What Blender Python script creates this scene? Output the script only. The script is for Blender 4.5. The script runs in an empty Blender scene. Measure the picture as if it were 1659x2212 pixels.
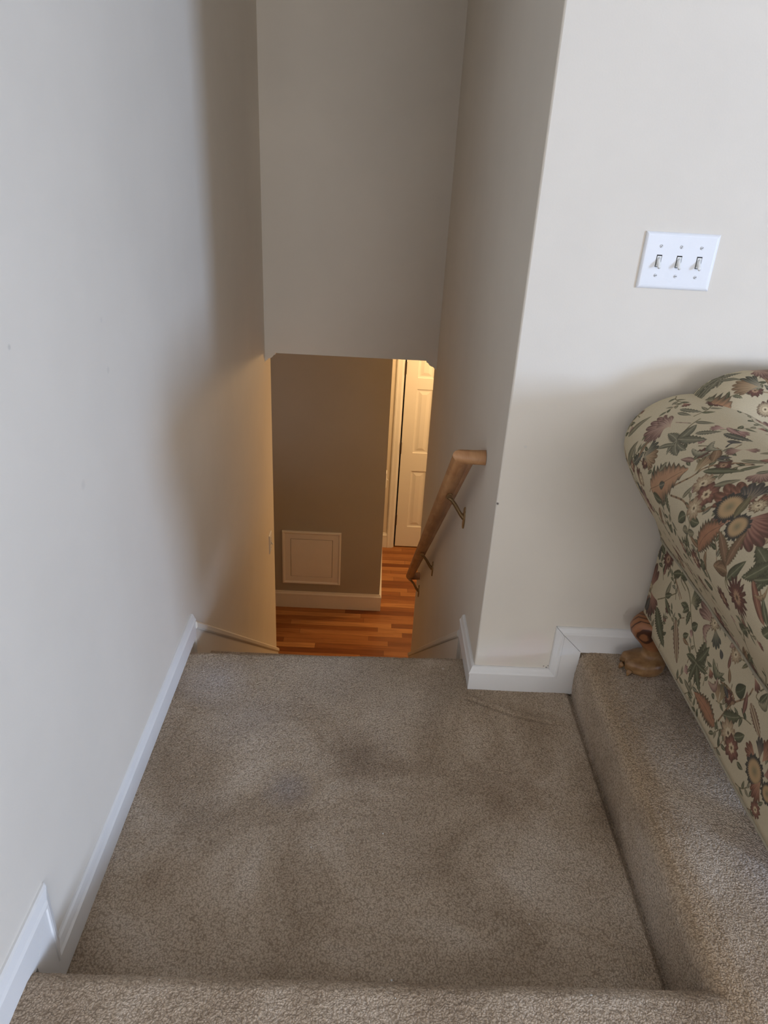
import bpy, bmesh, math, random
import numpy as np
from mathutils import Vector, Matrix, noise
PI = math.pi
SC = bpy.context.scene
COL = SC.collection

# ------------------------------------------------------------------ camera
F_PX, W_PX, H_PX = 1535.54, 1659.0, 2212.0
RX = Vector((0.99867, 0.0484, 0.0178))
EYE = Vector((0.0, 0.0, 1.37))
def _camera():
    P = (W_PX/2, H_PX/2)
    vd, vv = (840.0, 332.0), (655.0, 4150.0)         # vanishing points of the hall depth and of the plumb lines
    yv = Vector(((vd[0]-P[0])/F_PX, (vd[1]-P[1])/F_PX, 1)).normalized()
    zv = -Vector(((vv[0]-P[0])/F_PX, (vv[1]-P[1])/F_PX, 1))
    zv = (zv - yv*yv.dot(zv)).normalized()
    xv = yv.cross(zv)
    R = Matrix((xv, yv, zv))                          # camera(x right, y down, z fwd) -> world
    M = R @ Matrix(((1, 0, 0), (0, -1, 0), (0, 0, -1)))
    cd = bpy.data.cameras.new('camera'); co = bpy.data.objects.new('camera', cd); COL.objects.link(co)
    co.matrix_world = Matrix.Translation(EYE) @ M.to_4x4()
    cd.sensor_fit = 'VERTICAL'; cd.sensor_height = 36.0; cd.sensor_width = 27.0
    cd.lens = F_PX/H_PX*36.0
    cd.clip_start = 0.01
    SC.camera = co
_camera()

# ------------------------------------------------------------------ light
SC.view_settings.view_transform = 'Standard'
SC.view_settings.look = 'None'
SC.view_settings.exposure = 0.0
SC.view_settings.gamma = 1.0
SC.view_settings.use_curve_mapping = False
SC.cycles.use_denoising = True
SC.cycles.adaptive_threshold = 0.02
SC.cycles.max_bounces = 8
SC.cycles.diffuse_bounces = 5
SC.cycles.glossy_bounces = 3
SC.cycles.sample_clamp_indirect = 6.0
w = bpy.data.worlds.new('sky'); SC.world = w; w.use_nodes = True
w.node_tree.nodes['Background'].inputs[0].default_value = (0.75, 0.87, 1.0, 1)
w.node_tree.nodes['Background'].inputs[1].default_value = 0.6

def area(name, loc, target, sx, sy, power, col):
    l = bpy.data.lights.new(name, 'AREA'); l.shape = 'RECTANGLE'; l.size = sx; l.size_y = sy
    l.energy = power; l.color = col
    o = bpy.data.objects.new(name, l); COL.objects.link(o)
    d = Vector(target) - Vector(loc)
    o.matrix_world = Matrix.Translation(loc) @ d.to_track_quat('-Z', 'Y').to_matrix().to_4x4()
    return o
WIN_X, WIN_Y0, WIN_Y1, WIN_Z0, WIN_Z1 = 6.2, -3.9, -2.5, 0.75, 2.1
WB_X0, WB_X1, WB_Z0, WB_Z1, WB_Y = 0.6, 2.8, 0.8, 2.2, -5.2
area('daylight_side_window', (WIN_X+0.1, (WIN_Y0+WIN_Y1)/2, (WIN_Z0+WIN_Z1)/2), (0, 1.4, 1.0),
     WIN_Y1-WIN_Y0, WIN_Z1-WIN_Z0, 312, (0.61, 0.83, 1.25))
area('fill_light_rear', ((WB_X0+WB_X1)/2, WB_Y-0.1, (WB_Z0+WB_Z1)/2), ((WB_X0+WB_X1)/2, 0, 1.0),
     WB_X1-WB_X0, WB_Z1-WB_Z0, 100, (0.90, 0.92, .98))  # added fill behind the camera for general brightness
ll = bpy.data.lights.new('hall_lamp', 'POINT'); ll.energy = 31; ll.color = (1.0, 0.64, 0.30); ll.shadow_soft_size = 0.09
lo = bpy.data.objects.new('hall_lamp', ll); COL.objects.link(lo); lo.location = (0.78, 5.05, 0.22)

# ------------------------------------------------------------------ materials
def newmat(name, base=(.8, .8, .8), rough=.6, spec=.3, metal=0.0):
    m = bpy.data.materials.new(name); m.use_nodes = True
    b = m.node_tree.nodes['Principled BSDF']
    b.inputs['Base Color'].default_value = (*base, 1)
    b.inputs['Roughness'].default_value = rough
    b.inputs['Metallic'].default_value = metal
    b.inputs['Specular IOR Level'].default_value = spec
    return m, m.node_tree.nodes, m.node_tree.links, b
def node(N, t, **kw):
    n = N.new(t)
    for k, v in kw.items():
        if k.startswith('i_'):
            n.inputs[k[2:].replace('_', ' ')].default_value = v
        else: setattr(n, k, v)
    return n
def ramp(N, stops):
    r = N.new('ShaderNodeValToRGB'); e = r.color_ramp.elements
    while len(e) < len(stops): e.new(0.5)
    for el, (p, c) in zip(e, stops): el.position = p; el.color = (*c, 1)
    return r
def lerp3(a, b, t): return tuple(x+(y-x)*t for x, y in zip(a, b))

def paint(name, col, var=0.05, rough=.6, bump=.06, marks=()):
    m, N, L, b = newmat(name, col, rough, .25)
    tc = node(N, 'ShaderNodeTexCoord')
    n1 = node(N, 'ShaderNodeTexNoise', i_Scale=2.2, i_Detail=4.0, i_Roughness=.6); L.new(tc.outputs['Object'], n1.inputs['Vector'])
    r = ramp(N, [(.3, tuple(c*(1-var) for c in col)), (.7, tuple(min(1, c*(1+var*.4)) for c in col))])
    L.new(n1.outputs['Fac'], r.inputs['Fac']); last = r.outputs['Color']
    for (x, y, z, rad, c, a) in marks:                # scuffs and chips with a place of their own
        d = node(N, 'ShaderNodeVectorMath', operation='DISTANCE'); L.new(tc.outputs['Object'], d.inputs[0]); d.inputs[1].default_value = (x, y, z)
        mr = node(N, 'ShaderNodeMapRange', interpolation_type='SMOOTHSTEP', i_From_Min=rad*.3, i_From_Max=rad, i_To_Min=a, i_To_Max=0.0); L.new(d.outputs['Value'], mr.inputs['Value'])
        mx = node(N, 'ShaderNodeMix', data_type='RGBA'); L.new(mr.outputs[0], mx.inputs['Factor']); L.new(last, mx.inputs['A']); mx.inputs['B'].default_value = (*c, 1); last = mx.outputs['Result']
    L.new(last, b.inputs['Base Color'])
    n2 = node(N, 'ShaderNodeTexNoise', i_Scale=260.0, i_Detail=2.0); L.new(tc.outputs['Object'], n2.inputs['Vector'])
    bm_ = node(N, 'ShaderNodeBump', i_Strength=bump, i_Distance=.002); L.new(n2.outputs['Fac'], bm_.inputs['Height'])
    L.new(bm_.outputs['Normal'], b.inputs['Normal'])
    return m
M = {}
M['wall'] = paint('cream_wall_paint', (.76, .69, .59), marks=[
    (-.53, 1.013, 1.095, .006, (.5, .46, .40), .5), (-.53, 1.372, .962, .010, (.62, .56, .48), .5), (-.53, 1.183, .80, .013, (.60, .54, .47), .4),
    (-.53, 1.369, 1.06, .008, (.62, .57, .5), .4), (-.53, 1.728, .168, .010, (.86, .84, .80), .9), (.318, 1.62, .593, .005, (.12, .09, .08), .9),
    (.469, 1.62, .15, .075, (.78, .62, .57), .35), (.385, 1.62, .11, .06, (.78, .63, .58), .3), (.521, 1.62, .0815, .0035, (.05, .04, .04), .8), (.513, 1.62, .086, .003, (.08, .06, .06), .7), (.525, 1.62, .088, .0025, (.05, .04, .04), .7), (.367, 1.62, .75, .006, (.66, .62, .56), .6)])
M['taupe'] = paint('taupe_wall_paint', (.41, .385, .335))
M['trim'] = paint('white_trim_paint', (.80, .775, .74), .06, .38, .03)
M['ceiling'] = paint('ceiling_paint', (.80, .79, .76))
M['door'] = paint('door_paint', (.80, .77, .72), .03, .4, .03)
M['plastic'] = newmat('white_plastic', (.83, .83, .84), .3, .45)[0]
M['ivory'] = newmat('ivory_plastic', (.80, .78, .73), .3, .45)[0]
M['dark'] = newmat('dark_gap', (.03, .028, .025), .8, .1)[0]
M['screw'] = newmat('painted_screw', (.62, .62, .62), .35, .5, .3)[0]
M['brass'] = newmat('aged_brass', (.40, .28, .15), .32, .5, .9)[0]
M['hinge'] = newmat('dark_bronze', (.07, .045, .03), .45, .5, .6)[0]
M['seam'] = newmat('grey_caulk_seam', (.12, .11, .10), .8, .1)[0]

def carpet_mat():
    m, N, L, b = newmat('beige_cut_pile_carpet', (.3, .24, .18), .95, .08)
    tc = node(N, 'ShaderNodeTexCoord')
    big = node(N, 'ShaderNodeTexNoise', i_Scale=3.1, i_Detail=5.0, i_Roughness=.62, i_Distortion=.7); L.new(tc.outputs['Object'], big.inputs['Vector'])
    r1 = ramp(N, [(.34, (.355, .26, .175)), (.52, (.50, .388, .28)), (.70, (.62, .51, .40))]); L.new(big.outputs['Fac'], r1.inputs['Fac'])
    # stains in the pile, and pale spots that paint daylight into its colour: (x, y, z, radius, colour, amount)
    last = r1.outputs['Color']
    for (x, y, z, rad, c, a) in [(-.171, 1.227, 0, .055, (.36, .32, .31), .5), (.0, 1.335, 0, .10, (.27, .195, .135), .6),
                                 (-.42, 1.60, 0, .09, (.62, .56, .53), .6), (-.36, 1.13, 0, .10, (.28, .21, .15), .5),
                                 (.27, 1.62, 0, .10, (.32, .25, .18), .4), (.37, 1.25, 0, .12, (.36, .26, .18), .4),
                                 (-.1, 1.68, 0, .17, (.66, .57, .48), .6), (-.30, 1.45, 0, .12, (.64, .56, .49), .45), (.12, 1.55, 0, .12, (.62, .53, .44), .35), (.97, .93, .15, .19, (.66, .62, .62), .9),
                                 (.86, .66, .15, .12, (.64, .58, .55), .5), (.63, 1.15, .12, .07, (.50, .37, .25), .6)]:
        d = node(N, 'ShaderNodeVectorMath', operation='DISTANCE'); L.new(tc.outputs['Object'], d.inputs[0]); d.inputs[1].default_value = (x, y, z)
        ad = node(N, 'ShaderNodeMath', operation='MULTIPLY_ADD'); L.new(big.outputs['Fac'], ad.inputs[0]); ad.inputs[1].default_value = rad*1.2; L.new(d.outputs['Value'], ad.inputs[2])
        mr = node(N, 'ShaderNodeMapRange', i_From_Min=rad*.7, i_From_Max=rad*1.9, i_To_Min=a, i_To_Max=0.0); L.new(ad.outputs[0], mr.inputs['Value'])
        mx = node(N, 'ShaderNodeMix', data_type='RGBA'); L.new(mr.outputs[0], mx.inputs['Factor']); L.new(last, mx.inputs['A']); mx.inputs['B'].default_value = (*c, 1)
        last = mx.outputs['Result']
    sx = node(N, 'ShaderNodeSeparateXYZ'); L.new(tc.outputs['Object'], sx.inputs[0])
    jx = node(N, 'ShaderNodeMath', operation='MULTIPLY_ADD'); L.new(big.outputs['Fac'], jx.inputs[0]); jx.inputs[1].default_value = .05; L.new(sx.outputs['X'], jx.inputs[2])
    dx_ = node(N, 'ShaderNodeMath', operation='SUBTRACT'); L.new(jx.outputs[0], dx_.inputs[0]); dx_.inputs[1].default_value = .667
    ab_ = node(N, 'ShaderNodeMath', operation='ABSOLUTE'); L.new(dx_.outputs[0], ab_.inputs[0])
    fx_ = node(N, 'ShaderNodeMapRange', interpolation_type='SMOOTHSTEP', i_From_Min=.010, i_From_Max=.050, i_To_Min=.6, i_To_Max=0.0); L.new(ab_.outputs[0], fx_.inputs['Value'])
    fz_ = node(N, 'ShaderNodeMapRange', interpolation_type='SMOOTHSTEP', i_From_Min=.11, i_From_Max=.142); L.new(sx.outputs['Z'], fz_.inputs['Value'])
    fm_ = node(N, 'ShaderNodeMath', operation='MULTIPLY'); L.new(fx_.outputs[0], fm_.inputs[0]); L.new(fz_.outputs[0], fm_.inputs[1])
    sm_ = node(N, 'ShaderNodeMix', data_type='RGBA'); L.new(fm_.outputs[0], sm_.inputs['Factor']); L.new(last, sm_.inputs['A']); sm_.inputs['B'].default_value = (.42, .29, .17, 1)
    last = sm_.outputs['Result']
    warp = node(N, 'ShaderNodeTexNoise', i_Scale=60.0, i_Detail=2.0); L.new(tc.outputs['Object'], warp.inputs['Vector'])
    wv = node(N, 'ShaderNodeVectorMath', operation='SCALE'); L.new(warp.outputs['Color'], wv.inputs[0]); wv.inputs['Scale'].default_value = .012
    wa = node(N, 'ShaderNodeVectorMath', operation='ADD'); L.new(tc.outputs['Object'], wa.inputs[0]); L.new(wv.outputs[0], wa.inputs[1])
    vo = node(N, 'ShaderNodeTexVoronoi', i_Scale=255.0); L.new(wa.outputs[0], vo.inputs['Vector'])
    nz = node(N, 'ShaderNodeTexNoise', i_Scale=420.0, i_Detail=2.0); L.new(tc.outputs['Object'], nz.inputs['Vector'])
    fi = node(N, 'ShaderNodeMath', operation='MULTIPLY_ADD'); L.new(nz.outputs['Fac'], fi.inputs[0]); fi.inputs[1].default_value = .85
    iv = node(N, 'ShaderNodeMath', operation='SUBTRACT'); iv.inputs[0].default_value = .56; L.new(vo.outputs['Distance'], iv.inputs[1]); L.new(iv.outputs[0], fi.inputs[2])
    r2 = ramp(N, [(.20, (.66, .63, .60)), (.48, (.96, .95, .94)), (.74, (1.20, 1.20, 1.20))]); L.new(fi.outputs[0], r2.inputs['Fac'])  # shade between tufts painted in: gaps darker, tips lighter
    mul = node(N, 'ShaderNodeMix', data_type='RGBA', blend_type='MULTIPLY'); mul.inputs['Factor'].default_value = 1.0
    L.new(last, mul.inputs['A']); L.new(r2.outputs['Color'], mul.inputs['B'])
    # rare bright specks, glints painted into the pile colour
    v = node(N, 'ShaderNodeTexVoronoi', i_Scale=14.0); L.new(tc.outputs['Object'], v.inputs['Vector'])
    lt = node(N, 'ShaderNodeMath', operation='LESS_THAN'); L.new(v.outputs['Distance'], lt.inputs[0]); lt.inputs[1].default_value = .026
    mx = node(N, 'ShaderNodeMix', data_type='RGBA'); L.new(lt.outputs[0], mx.inputs['Factor']); L.new(mul.outputs['Result'], mx.inputs['A']); mx.inputs['B'].default_value = (.85, .83, .8, 1)
    L.new(mx.outputs['Result'], b.inputs['Base Color'])
    bp = node(N, 'ShaderNodeBump', i_Strength=.75, i_Distance=.004); L.new(fi.outputs[0], bp.inputs['Height']); L.new(bp.outputs['Normal'], b.inputs['Normal'])
    b.inputs['Sheen Weight'].default_value = .08; b.inputs['Sheen Roughness'].default_value = .5
    return m
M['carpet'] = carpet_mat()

def oak_floor_mat():
    m, N, L, b = newmat('orange_oak_strip_floor', (.4, .2, .08), .33, .4)
    tc = node(N, 'ShaderNodeTexCoord'); sp = node(N, 'ShaderNodeSeparateXYZ'); L.new(tc.outputs['Object'], sp.inputs[0])
    def mth(op, a, c=None):
        n = node(N, 'ShaderNodeMath', operation=op)
        for k, q in enumerate((a, c)):
            if q is None: continue
            if isinstance(q, (int, float)): n.inputs[k].default_value = q
            else: L.new(q, n.inputs[k])
        return n.outputs[0]
    yr = mth('DIVIDE', sp.outputs['Y'], .057); row = mth('FLOOR', yr); fy = mth('FRACT', yr)
    wn = node(N, 'ShaderNodeTexWhiteNoise', noise_dimensions='1D'); L.new(row, wn.inputs['W'])
    xr_ = mth('DIVIDE', mth('ADD', sp.outputs['X'], mth('MULTIPLY', wn.outputs['Value'], 3.7)), .78); bd = mth('FLOOR', xr_); fx = mth('FRACT', xr_)
    cv = node(N, 'ShaderNodeCombineXYZ'); L.new(row, cv.inputs[0]); L.new(bd, cv.inputs[1])
    w2 = node(N, 'ShaderNodeTexWhiteNoise', noise_dimensions='2D'); L.new(cv.outputs[0], w2.inputs['Vector'])
    r0 = ramp(N, [(0, (.20, .062, .018)), (.35, (.31, .115, .036)), (.7, (.40, .165, .055)), (1, (.50, .235, .085))]); L.new(w2.outputs['Value'], r0.inputs['Fac'])
    mp = node(N, 'ShaderNodeMapping'); mp.inputs['Scale'].default_value = (3.0, 60.0, 1.0); L.new(tc.outputs['Object'], mp.inputs['Vector'])
    g = node(N, 'ShaderNodeTexNoise', i_Scale=1.4, i_Detail=6.0, i_Roughness=.65, i_Distortion=.5); L.new(mp.outputs[0], g.inputs['Vector'])
    r = ramp(N, [(.3, (.62, .55, .48)), (.55, (1., 1., 1.)), (.75, (1.15, 1.12, 1.05))]); L.new(g.outputs['Fac'], r.inputs['Fac'])
    mul = node(N, 'ShaderNodeMix', data_type='RGBA', blend_type='MULTIPLY'); mul.inputs['Factor'].default_value = 1.0
    L.new(r0.outputs['Color'], mul.inputs['A']); L.new(r.outputs['Color'], mul.inputs['B'])
    gap = mth('MAXIMUM', mth('LESS_THAN', fy, .016), mth('LESS_THAN', fx, .0022))
    mx = node(N, 'ShaderNodeMix', data_type='RGBA'); L.new(gap, mx.inputs['Factor']); L.new(mul.outputs['Result'], mx.inputs['A']); mx.inputs['B'].default_value = (.07, .025, .01, 1)
    L.new(mx.outputs['Result'], b.inputs['Base Color'])
    return m
M['oak'] = oak_floor_mat()

def wood_mat(name, c0, c1, scale=(40, 3, 40), rough=.4):
    m, N, L, b = newmat(name, c0, rough, .4)
    tc = node(N, 'ShaderNodeTexCoord')
    mp = node(N, 'ShaderNodeMapping'); mp.inputs['Scale'].default_value = scale; L.new(tc.outputs['Object'], mp.inputs['Vector'])
    g = node(N, 'ShaderNodeTexNoise', i_Scale=1.0, i_Detail=5.0, i_Roughness=.6, i_Distortion=.8); L.new(mp.outputs[0], g.inputs['Vector'])
    r = ramp(N, [(.3, c0), (.7, c1)]); L.new(g.outputs['Fac'], r.inputs['Fac']); L.new(r.outputs['Color'], b.inputs['Base Color'])
    return m
M['rail'] = wood_mat('oak_handrail', (.40, .175, .07), (.60, .32, .145), (30, 5, 14))
def carved_mat():
    m, N, L, b = newmat('carved_walnut', (.2, .1, .04), .36, .45)
    tc = node(N, 'ShaderNodeTexCoord')
    mp = node(N, 'ShaderNodeMapping'); mp.inputs['Scale'].default_value = (1.0, .5, 1.5); mp.inputs['Location'].default_value = (.05, -.05, -.105); L.new(tc.outputs['Object'], mp.inputs['Vector'])
    n = node(N, 'ShaderNodeTexWave', wave_type='RINGS', rings_direction='SPHERICAL', i_Scale=18.0, i_Distortion=2.6, i_Detail=1.0); L.new(tc.outputs['Object'], n.inputs['Vector'])
    r = ramp(N, [(.0, (.06, .02, .009)), (.05, (.06, .02, .009)), (.13, (.27, .105, .042)), (1, (.33, .135, .055))]); L.new(n.outputs['Fac'], r.inputs['Fac'])
    g = node(N, 'ShaderNodeTexNoise', i_Scale=45.0, i_Detail=4.0); L.new(tc.outputs['Object'], g.inputs['Vector'])
    r2 = ramp(N, [(.3, (.20, .095, .033)), (.7, (.36, .20, .085))]); L.new(g.outputs['Fac'], r2.inputs['Fac'])
    sp = node(N, 'ShaderNodeSeparateXYZ'); L.new(tc.outputs['Object'], sp.inputs[0])
    mr = node(N, 'ShaderNodeMapRange', i_From_Min=.222, i_From_Max=.230); L.new(sp.outputs['Z'], mr.inputs['Value'])
    mx = node(N, 'ShaderNodeMix', data_type='RGBA'); L.new(mr.outputs[0], mx.inputs['Factor']); L.new(r2.outputs['Color'], mx.inputs['A']); L.new(r.outputs['Color'], mx.inputs['B'])
    L.new(mx.outputs['Result'], b.inputs['Base Color'])
    return m
M['carved'] = carved_mat()
M['fabric'] = newmat('floral_tapestry', (.42, .36, .26), .9, .1)[0]
M['welt'] = newmat('plain_welt_cord', (.36, .31, .225), .9, .1)[0]

# ------------------------------------------------------------------ mesh helpers
def link(name, verts, faces, mat, parent=None, smooth=False, uv=None, mats=None, fm=None):
    me = bpy.data.meshes.new(name); me.from_pydata([tuple(v) for v in verts], [], faces)
    bm = bmesh.new(); bm.from_mesh(me)
    if uv is None: bmesh.ops.recalc_face_normals(bm, faces=bm.faces)
    bm.to_mesh(me); bm.free()
    if mats:
        for q in mats: me.materials.append(q)
        for p, k in zip(me.polygons, fm): p.material_index = k
    else: me.materials.append(mat)
    if smooth: me.polygons.foreach_set('use_smooth', [True]*len(me.polygons))
    if uv is not None:
        l = me.uv_layers.new(name='UVMap')
        for lp in me.loops: l.data[lp.index].uv = uv[lp.vertex_index]
    o = bpy.data.objects.new(name, me); COL.objects.link(o)
    if parent: o.parent = parent; o.matrix_parent_inverse = parent.matrix_world.inverted() if False else Matrix.Translation(-parent.location)
    return o
def struct(o): o['kind'] = 'structure'; return o
def tag(o, label, cat, group=None):
    o['label'] = label; o['category'] = cat
    if group: o['group'] = group
    return o
def thing(name, label, cat, loc, group=None):
    o = bpy.data.objects.new(name, None); COL.objects.link(o); o.location = loc; o.empty_display_size = .05
    return tag(o, label, cat, group)
class MB:
    def __init__(s): s.v = []; s.f = []
    def add(s, v, f):
        k = len(s.v); s.v += [tuple(q) for q in v]; s.f += [tuple(i+k for i in q) for q in f]; return s
    def box(s, x0, x1, y0, y1, z0, z1):
        return s.add([(x, y, z) for z in (z0, z1) for y in (y0, y1) for x in (x0, x1)],
                     [(0, 2, 3, 1), (4, 5, 7, 6), (0, 1, 5, 4), (2, 6, 7, 3), (0, 4, 6, 2), (1, 3, 7, 5)])
    def prism(s, poly, z0, z1):
        n = len(poly)
        return s.add([(x, y, z0) for x, y in poly]+[(x, y, z1) for x, y in poly],
                     [tuple(range(n-1, -1, -1)), tuple(range(n, 2*n))]+[(i, (i+1) % n, n+(i+1) % n, n+i) for i in range(n)])
    def loft(s, rings, cap=True, closed=True):
        n = len(rings[0]); v = [q for r in rings for q in r]; f = []
        for a in range(len(rings)-1):
            for i in range(n if closed else n-1):
                j = (i+1) % n; f.append((a*n+i, a*n+j, (a+1)*n+j, (a+1)*n+i))
        if cap and closed: f += [tuple(range(n-1, -1, -1)), tuple((len(rings)-1)*n+i for i in range(n))]
        return s.add(v, f)
    def tube(s, pts, r, n=14, cap=True, up=Vector((0.13, .27, 1))):
        pts = [Vector(p) for p in pts]; rings = []
        for i, p in enumerate(pts):
            a = pts[max(i-1, 0)]; c = pts[min(i+1, len(pts)-1)]; t = (c-a).normalized()
            u = t.cross(up).normalized(); w_ = t.cross(u)
            k = 1.0
            if 0 < i < len(pts)-1:
                d0 = (p-a).normalized(); k = 1.0/max(.5, d0.dot(t))
            rr = r[i] if isinstance(r, (list, tuple)) else r
            # mitre: stretch along the bend direction
            bend = ((c-p).normalized()-(p-a).normalized()) if 0 < i < len(pts)-1 else Vector()
            ring = []
            for q in range(n):
                d = u*math.cos(2*PI*q/n)*rr + w_*math.sin(2*PI*q/n)*rr
                if bend.length > 1e-4:
                    bn = bend.normalized(); d += bn*bn.dot(d)*(k-1)
                ring.append(p+d)
            rings.append(ring)
        return s.loft(rings, cap)
    def build(s, name, mat, parent=None, smooth=False):
        return link(name, s.v, s.f, mat, parent, smooth)
def bevel(o, wdt, seg=2, ang=35):
    b = o.modifiers.new('bevel', 'BEVEL'); b.width = wdt; b.segments = seg; b.limit_method = 'ANGLE'; b.angle_limit = math.radians(ang); b.harden_normals = False
    return o
def autosmooth(o, ang=40):
    me = o.data
    me.polygons.foreach_set('use_smooth', [True]*len(me.polygons))
    bm = bmesh.new(); bm.from_mesh(me)
    for e in bm.edges:
        if len(e.link_faces) == 2 and e.calc_face_angle(0) > math.radians(ang): e.smooth = False
    bm.to_mesh(me); bm.free(); return o

# ------------------------------------------------------------------ the shell
ZL, ZU, ZC = -1.90, 0.15, 2.60           # lower hall floor, upper floor, ceiling (landing carpet is z = 0)
HC = 0.46                                # lower hall ceiling / header underside
XLW = -.53
def xl(y): return XLW if y < 1.3 else XLW - .0168*(y-1.3)
def xr(y): return .315 - .0133*(y-1.62)
YW, XR = 1.62, .6055                     # wall with the switches, riser beside the landing
LEND, REND = 3.70, 3.60
struct(MB().prism([(XLW, WB_Y), (XLW, 1.3), (xl(LEND), LEND), (xl(LEND)-.12, LEND), (XLW-.12, WB_Y)], ZL-.1, ZC).build('wall_left', M['wall']))
struct(MB().prism([(.319, YW), (WIN_X, YW), (WIN_X, YW+.12), (.435, YW+.12), (.3165, YW+.0015)], -.25, ZC).build('wall_back', M['wall']))
struct(MB().prism([(.315, YW+.004), (.3165, YW+.0015), (.435, YW+.12), (xr(REND)+.12, REND), (xr(REND), REND)], ZL-.1, ZC).build('wall_right', M['wall']))
struct(MB().box(xl(3.5)-.03, xr(3.5)+.03, 3.50, 3.62, HC, ZC).build('wall_header', M['wall']))
struct(MB().box(-.66, WIN_X+.12, WB_Y-.1, 3.72, ZC, ZC+.1).build('ceiling', M['ceiling']))
# living-room sides with an opening each, the front one added for the fill light
def holed(name, axis, c0, c1, a0, a1, h0, h1, z0=ZU-.2, z1=ZC):
    m = MB()
    for (p0, p1, q0, q1) in [(a0, h0[0], z0, z1), (h0[1], a1, z0, z1), (h0[0], h0[1], z0, h1[0]), (h0[0], h0[1], h1[1], z1)]:
        if axis == 'x': m.box(c0, c1, p0, p1, q0, q1)
        else: m.box(p0, p1, c0, c1, q0, q1)
    return struct(m.build(name, M['wall']))
holed('wall_window_side', 'x', WIN_X, WIN_X+.1, WB_Y, YW+.12, (WIN_Y0, WIN_Y1), (WIN_Z0, WIN_Z1))
holed('wall_front', 'y', WB_Y-.1, WB_Y, -.65, WIN_X+.1, (WB_X0, WB_X1), (WB_Z0, WB_Z1))
# header corner brackets (little ogee steps where header meets side walls)
def ogee(sx, x):
    pts = [(0, 0), (.052, 0), (.052, -.008), (.044, -.011), (.040, -.018), (.030, -.026), (.016, -.030), (.013, -.036), (.004, -.040), (0, -.048)]
    m = MB(); n = len(pts)
    v = [(x+sx*a, y, HC+b) for y in (3.499, 3.62) for a, b in pts]
    m.add(v, [tuple(range(n)), tuple(range(2*n-1, n-1, -1))]+[(i, (i+1) % n, n+(i+1) % n, n+i) for i in range(n)])
    return struct(m.build('trim_1' if sx > 0 else 'trim_2', M['wall']))
ogee(1, xl(3.5)); ogee(-1, xr(3.5))
# lower hall
BX, BY, DY = .094, 4.74, 5.775
struct(MB().box(-1.9, 1.7, 3.30, 6.0, ZL-.1, ZL).build('floor', M['oak']))
struct(MB().box(-1.7, BX, BY, DY+.12, ZL, HC).build('wall_hall', M['taupe']))
struct(MB().box(BX, .205, DY, DY+.12, ZL, HC).add(*(lambda b: (b.v, b.f))(MB().box(.85, 1.7, DY, DY+.12, ZL, HC).box(.205, .85, DY, DY+.12, ZL+2.05, HC))).build('wall_door', M['wall']))
struct(MB().box(1.5, 1.62, 3.6, DY+.12, ZL, HC).build('wall_hall_right', M['wall']))
struct(MB().box(xr(REND)+.12, 1.62, REND-.12, REND, ZL, HC).build('wall_hall_front', M['wall']))
struct(MB().box(-1.7, xl(LEND)-.12, LEND-.12, LEND, ZL, HC).build('wall_hall_front', M['wall']))
struct(MB().box(-1.72, -1.6, LEND-.12, BY+.1, ZL, HC).build('wall_hall_left', M['wall']))
struct(MB().box(-1.75, 1.65, 3.62, DY+.15, HC, HC+.1).build('ceiling', M['ceiling']))

# ------------------------------------------------------------------ carpet
def tuft(p):
    q = Vector(p)
    a = noise.noise(q*140.0)*.6 + noise.noise(q*260.0)*.4
    b_ = noise.noise(q*9.0)
    return a*.0022 + b_*.0022
CR = [Vector((.298, 1.566)), Vector((.408, 1.507)), Vector((.507, 1.483)), Vector((.56, 1.478))]
def crease(x, y):
    p = Vector((x, y)); d = 9
    for a, c in zip(CR[:-1], CR[1:]):
        t = max(0, min(1, (p-a).dot(c-a)/(c-a).length_squared)); d = min(d, (p-(a+(c-a)*t)).length)
    return -.005*math.exp(-(d/.006)**2) + .004*math.exp(-(d/.022)**2)
def grid(nu, nv, fn):
    v = [fn(i/(nu-1), j/(nv-1)) for j in range(nv) for i in range(nu)]
    f = [(j*nu+i, j*nu+i+1, (j+1)*nu+i+1, (j+1)*nu+i) for j in range(nv-1) for i in range(nu-1)]
    return v, f
def nose_y(x): return 1.735 + (x+.53)/.84*.03      # front edge of the landing above the stairs
def build_landing():
    m = MB()
    def top(u, v):
        x = -.532+u*(1.140); y0 = .70; y1 = min(nose_y(x), 1.80)
        y = y0+(y1-.03-y0)*v
        z = tuft((x, y, 0))+crease(x, y)
        g_ = max(0.0, min(1.0, (x-.588)/.014)); z -= .013*g_*g_*(3-2*g_)
        return (x, y, z)
    m.add(*grid(300, 280, top))
    def lip(u, v):
        x = -.532+u*.845; y1 = nose_y(x); a = v*PI*.5
        if v < .6: a = v/.6*PI/2; py, pz = y1-.03+.03*math.sin(a), -.03+.03*math.cos(a)
        else: py, pz = y1, -.03-(v-.6)/.4*.14
        n = tuft((x, py, pz))
        return (x, py+n*math.sin(a), pz+n*math.cos(a))
    m.add(*grid(230, 22, lip))
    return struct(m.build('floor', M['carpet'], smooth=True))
build_landing()
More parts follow.
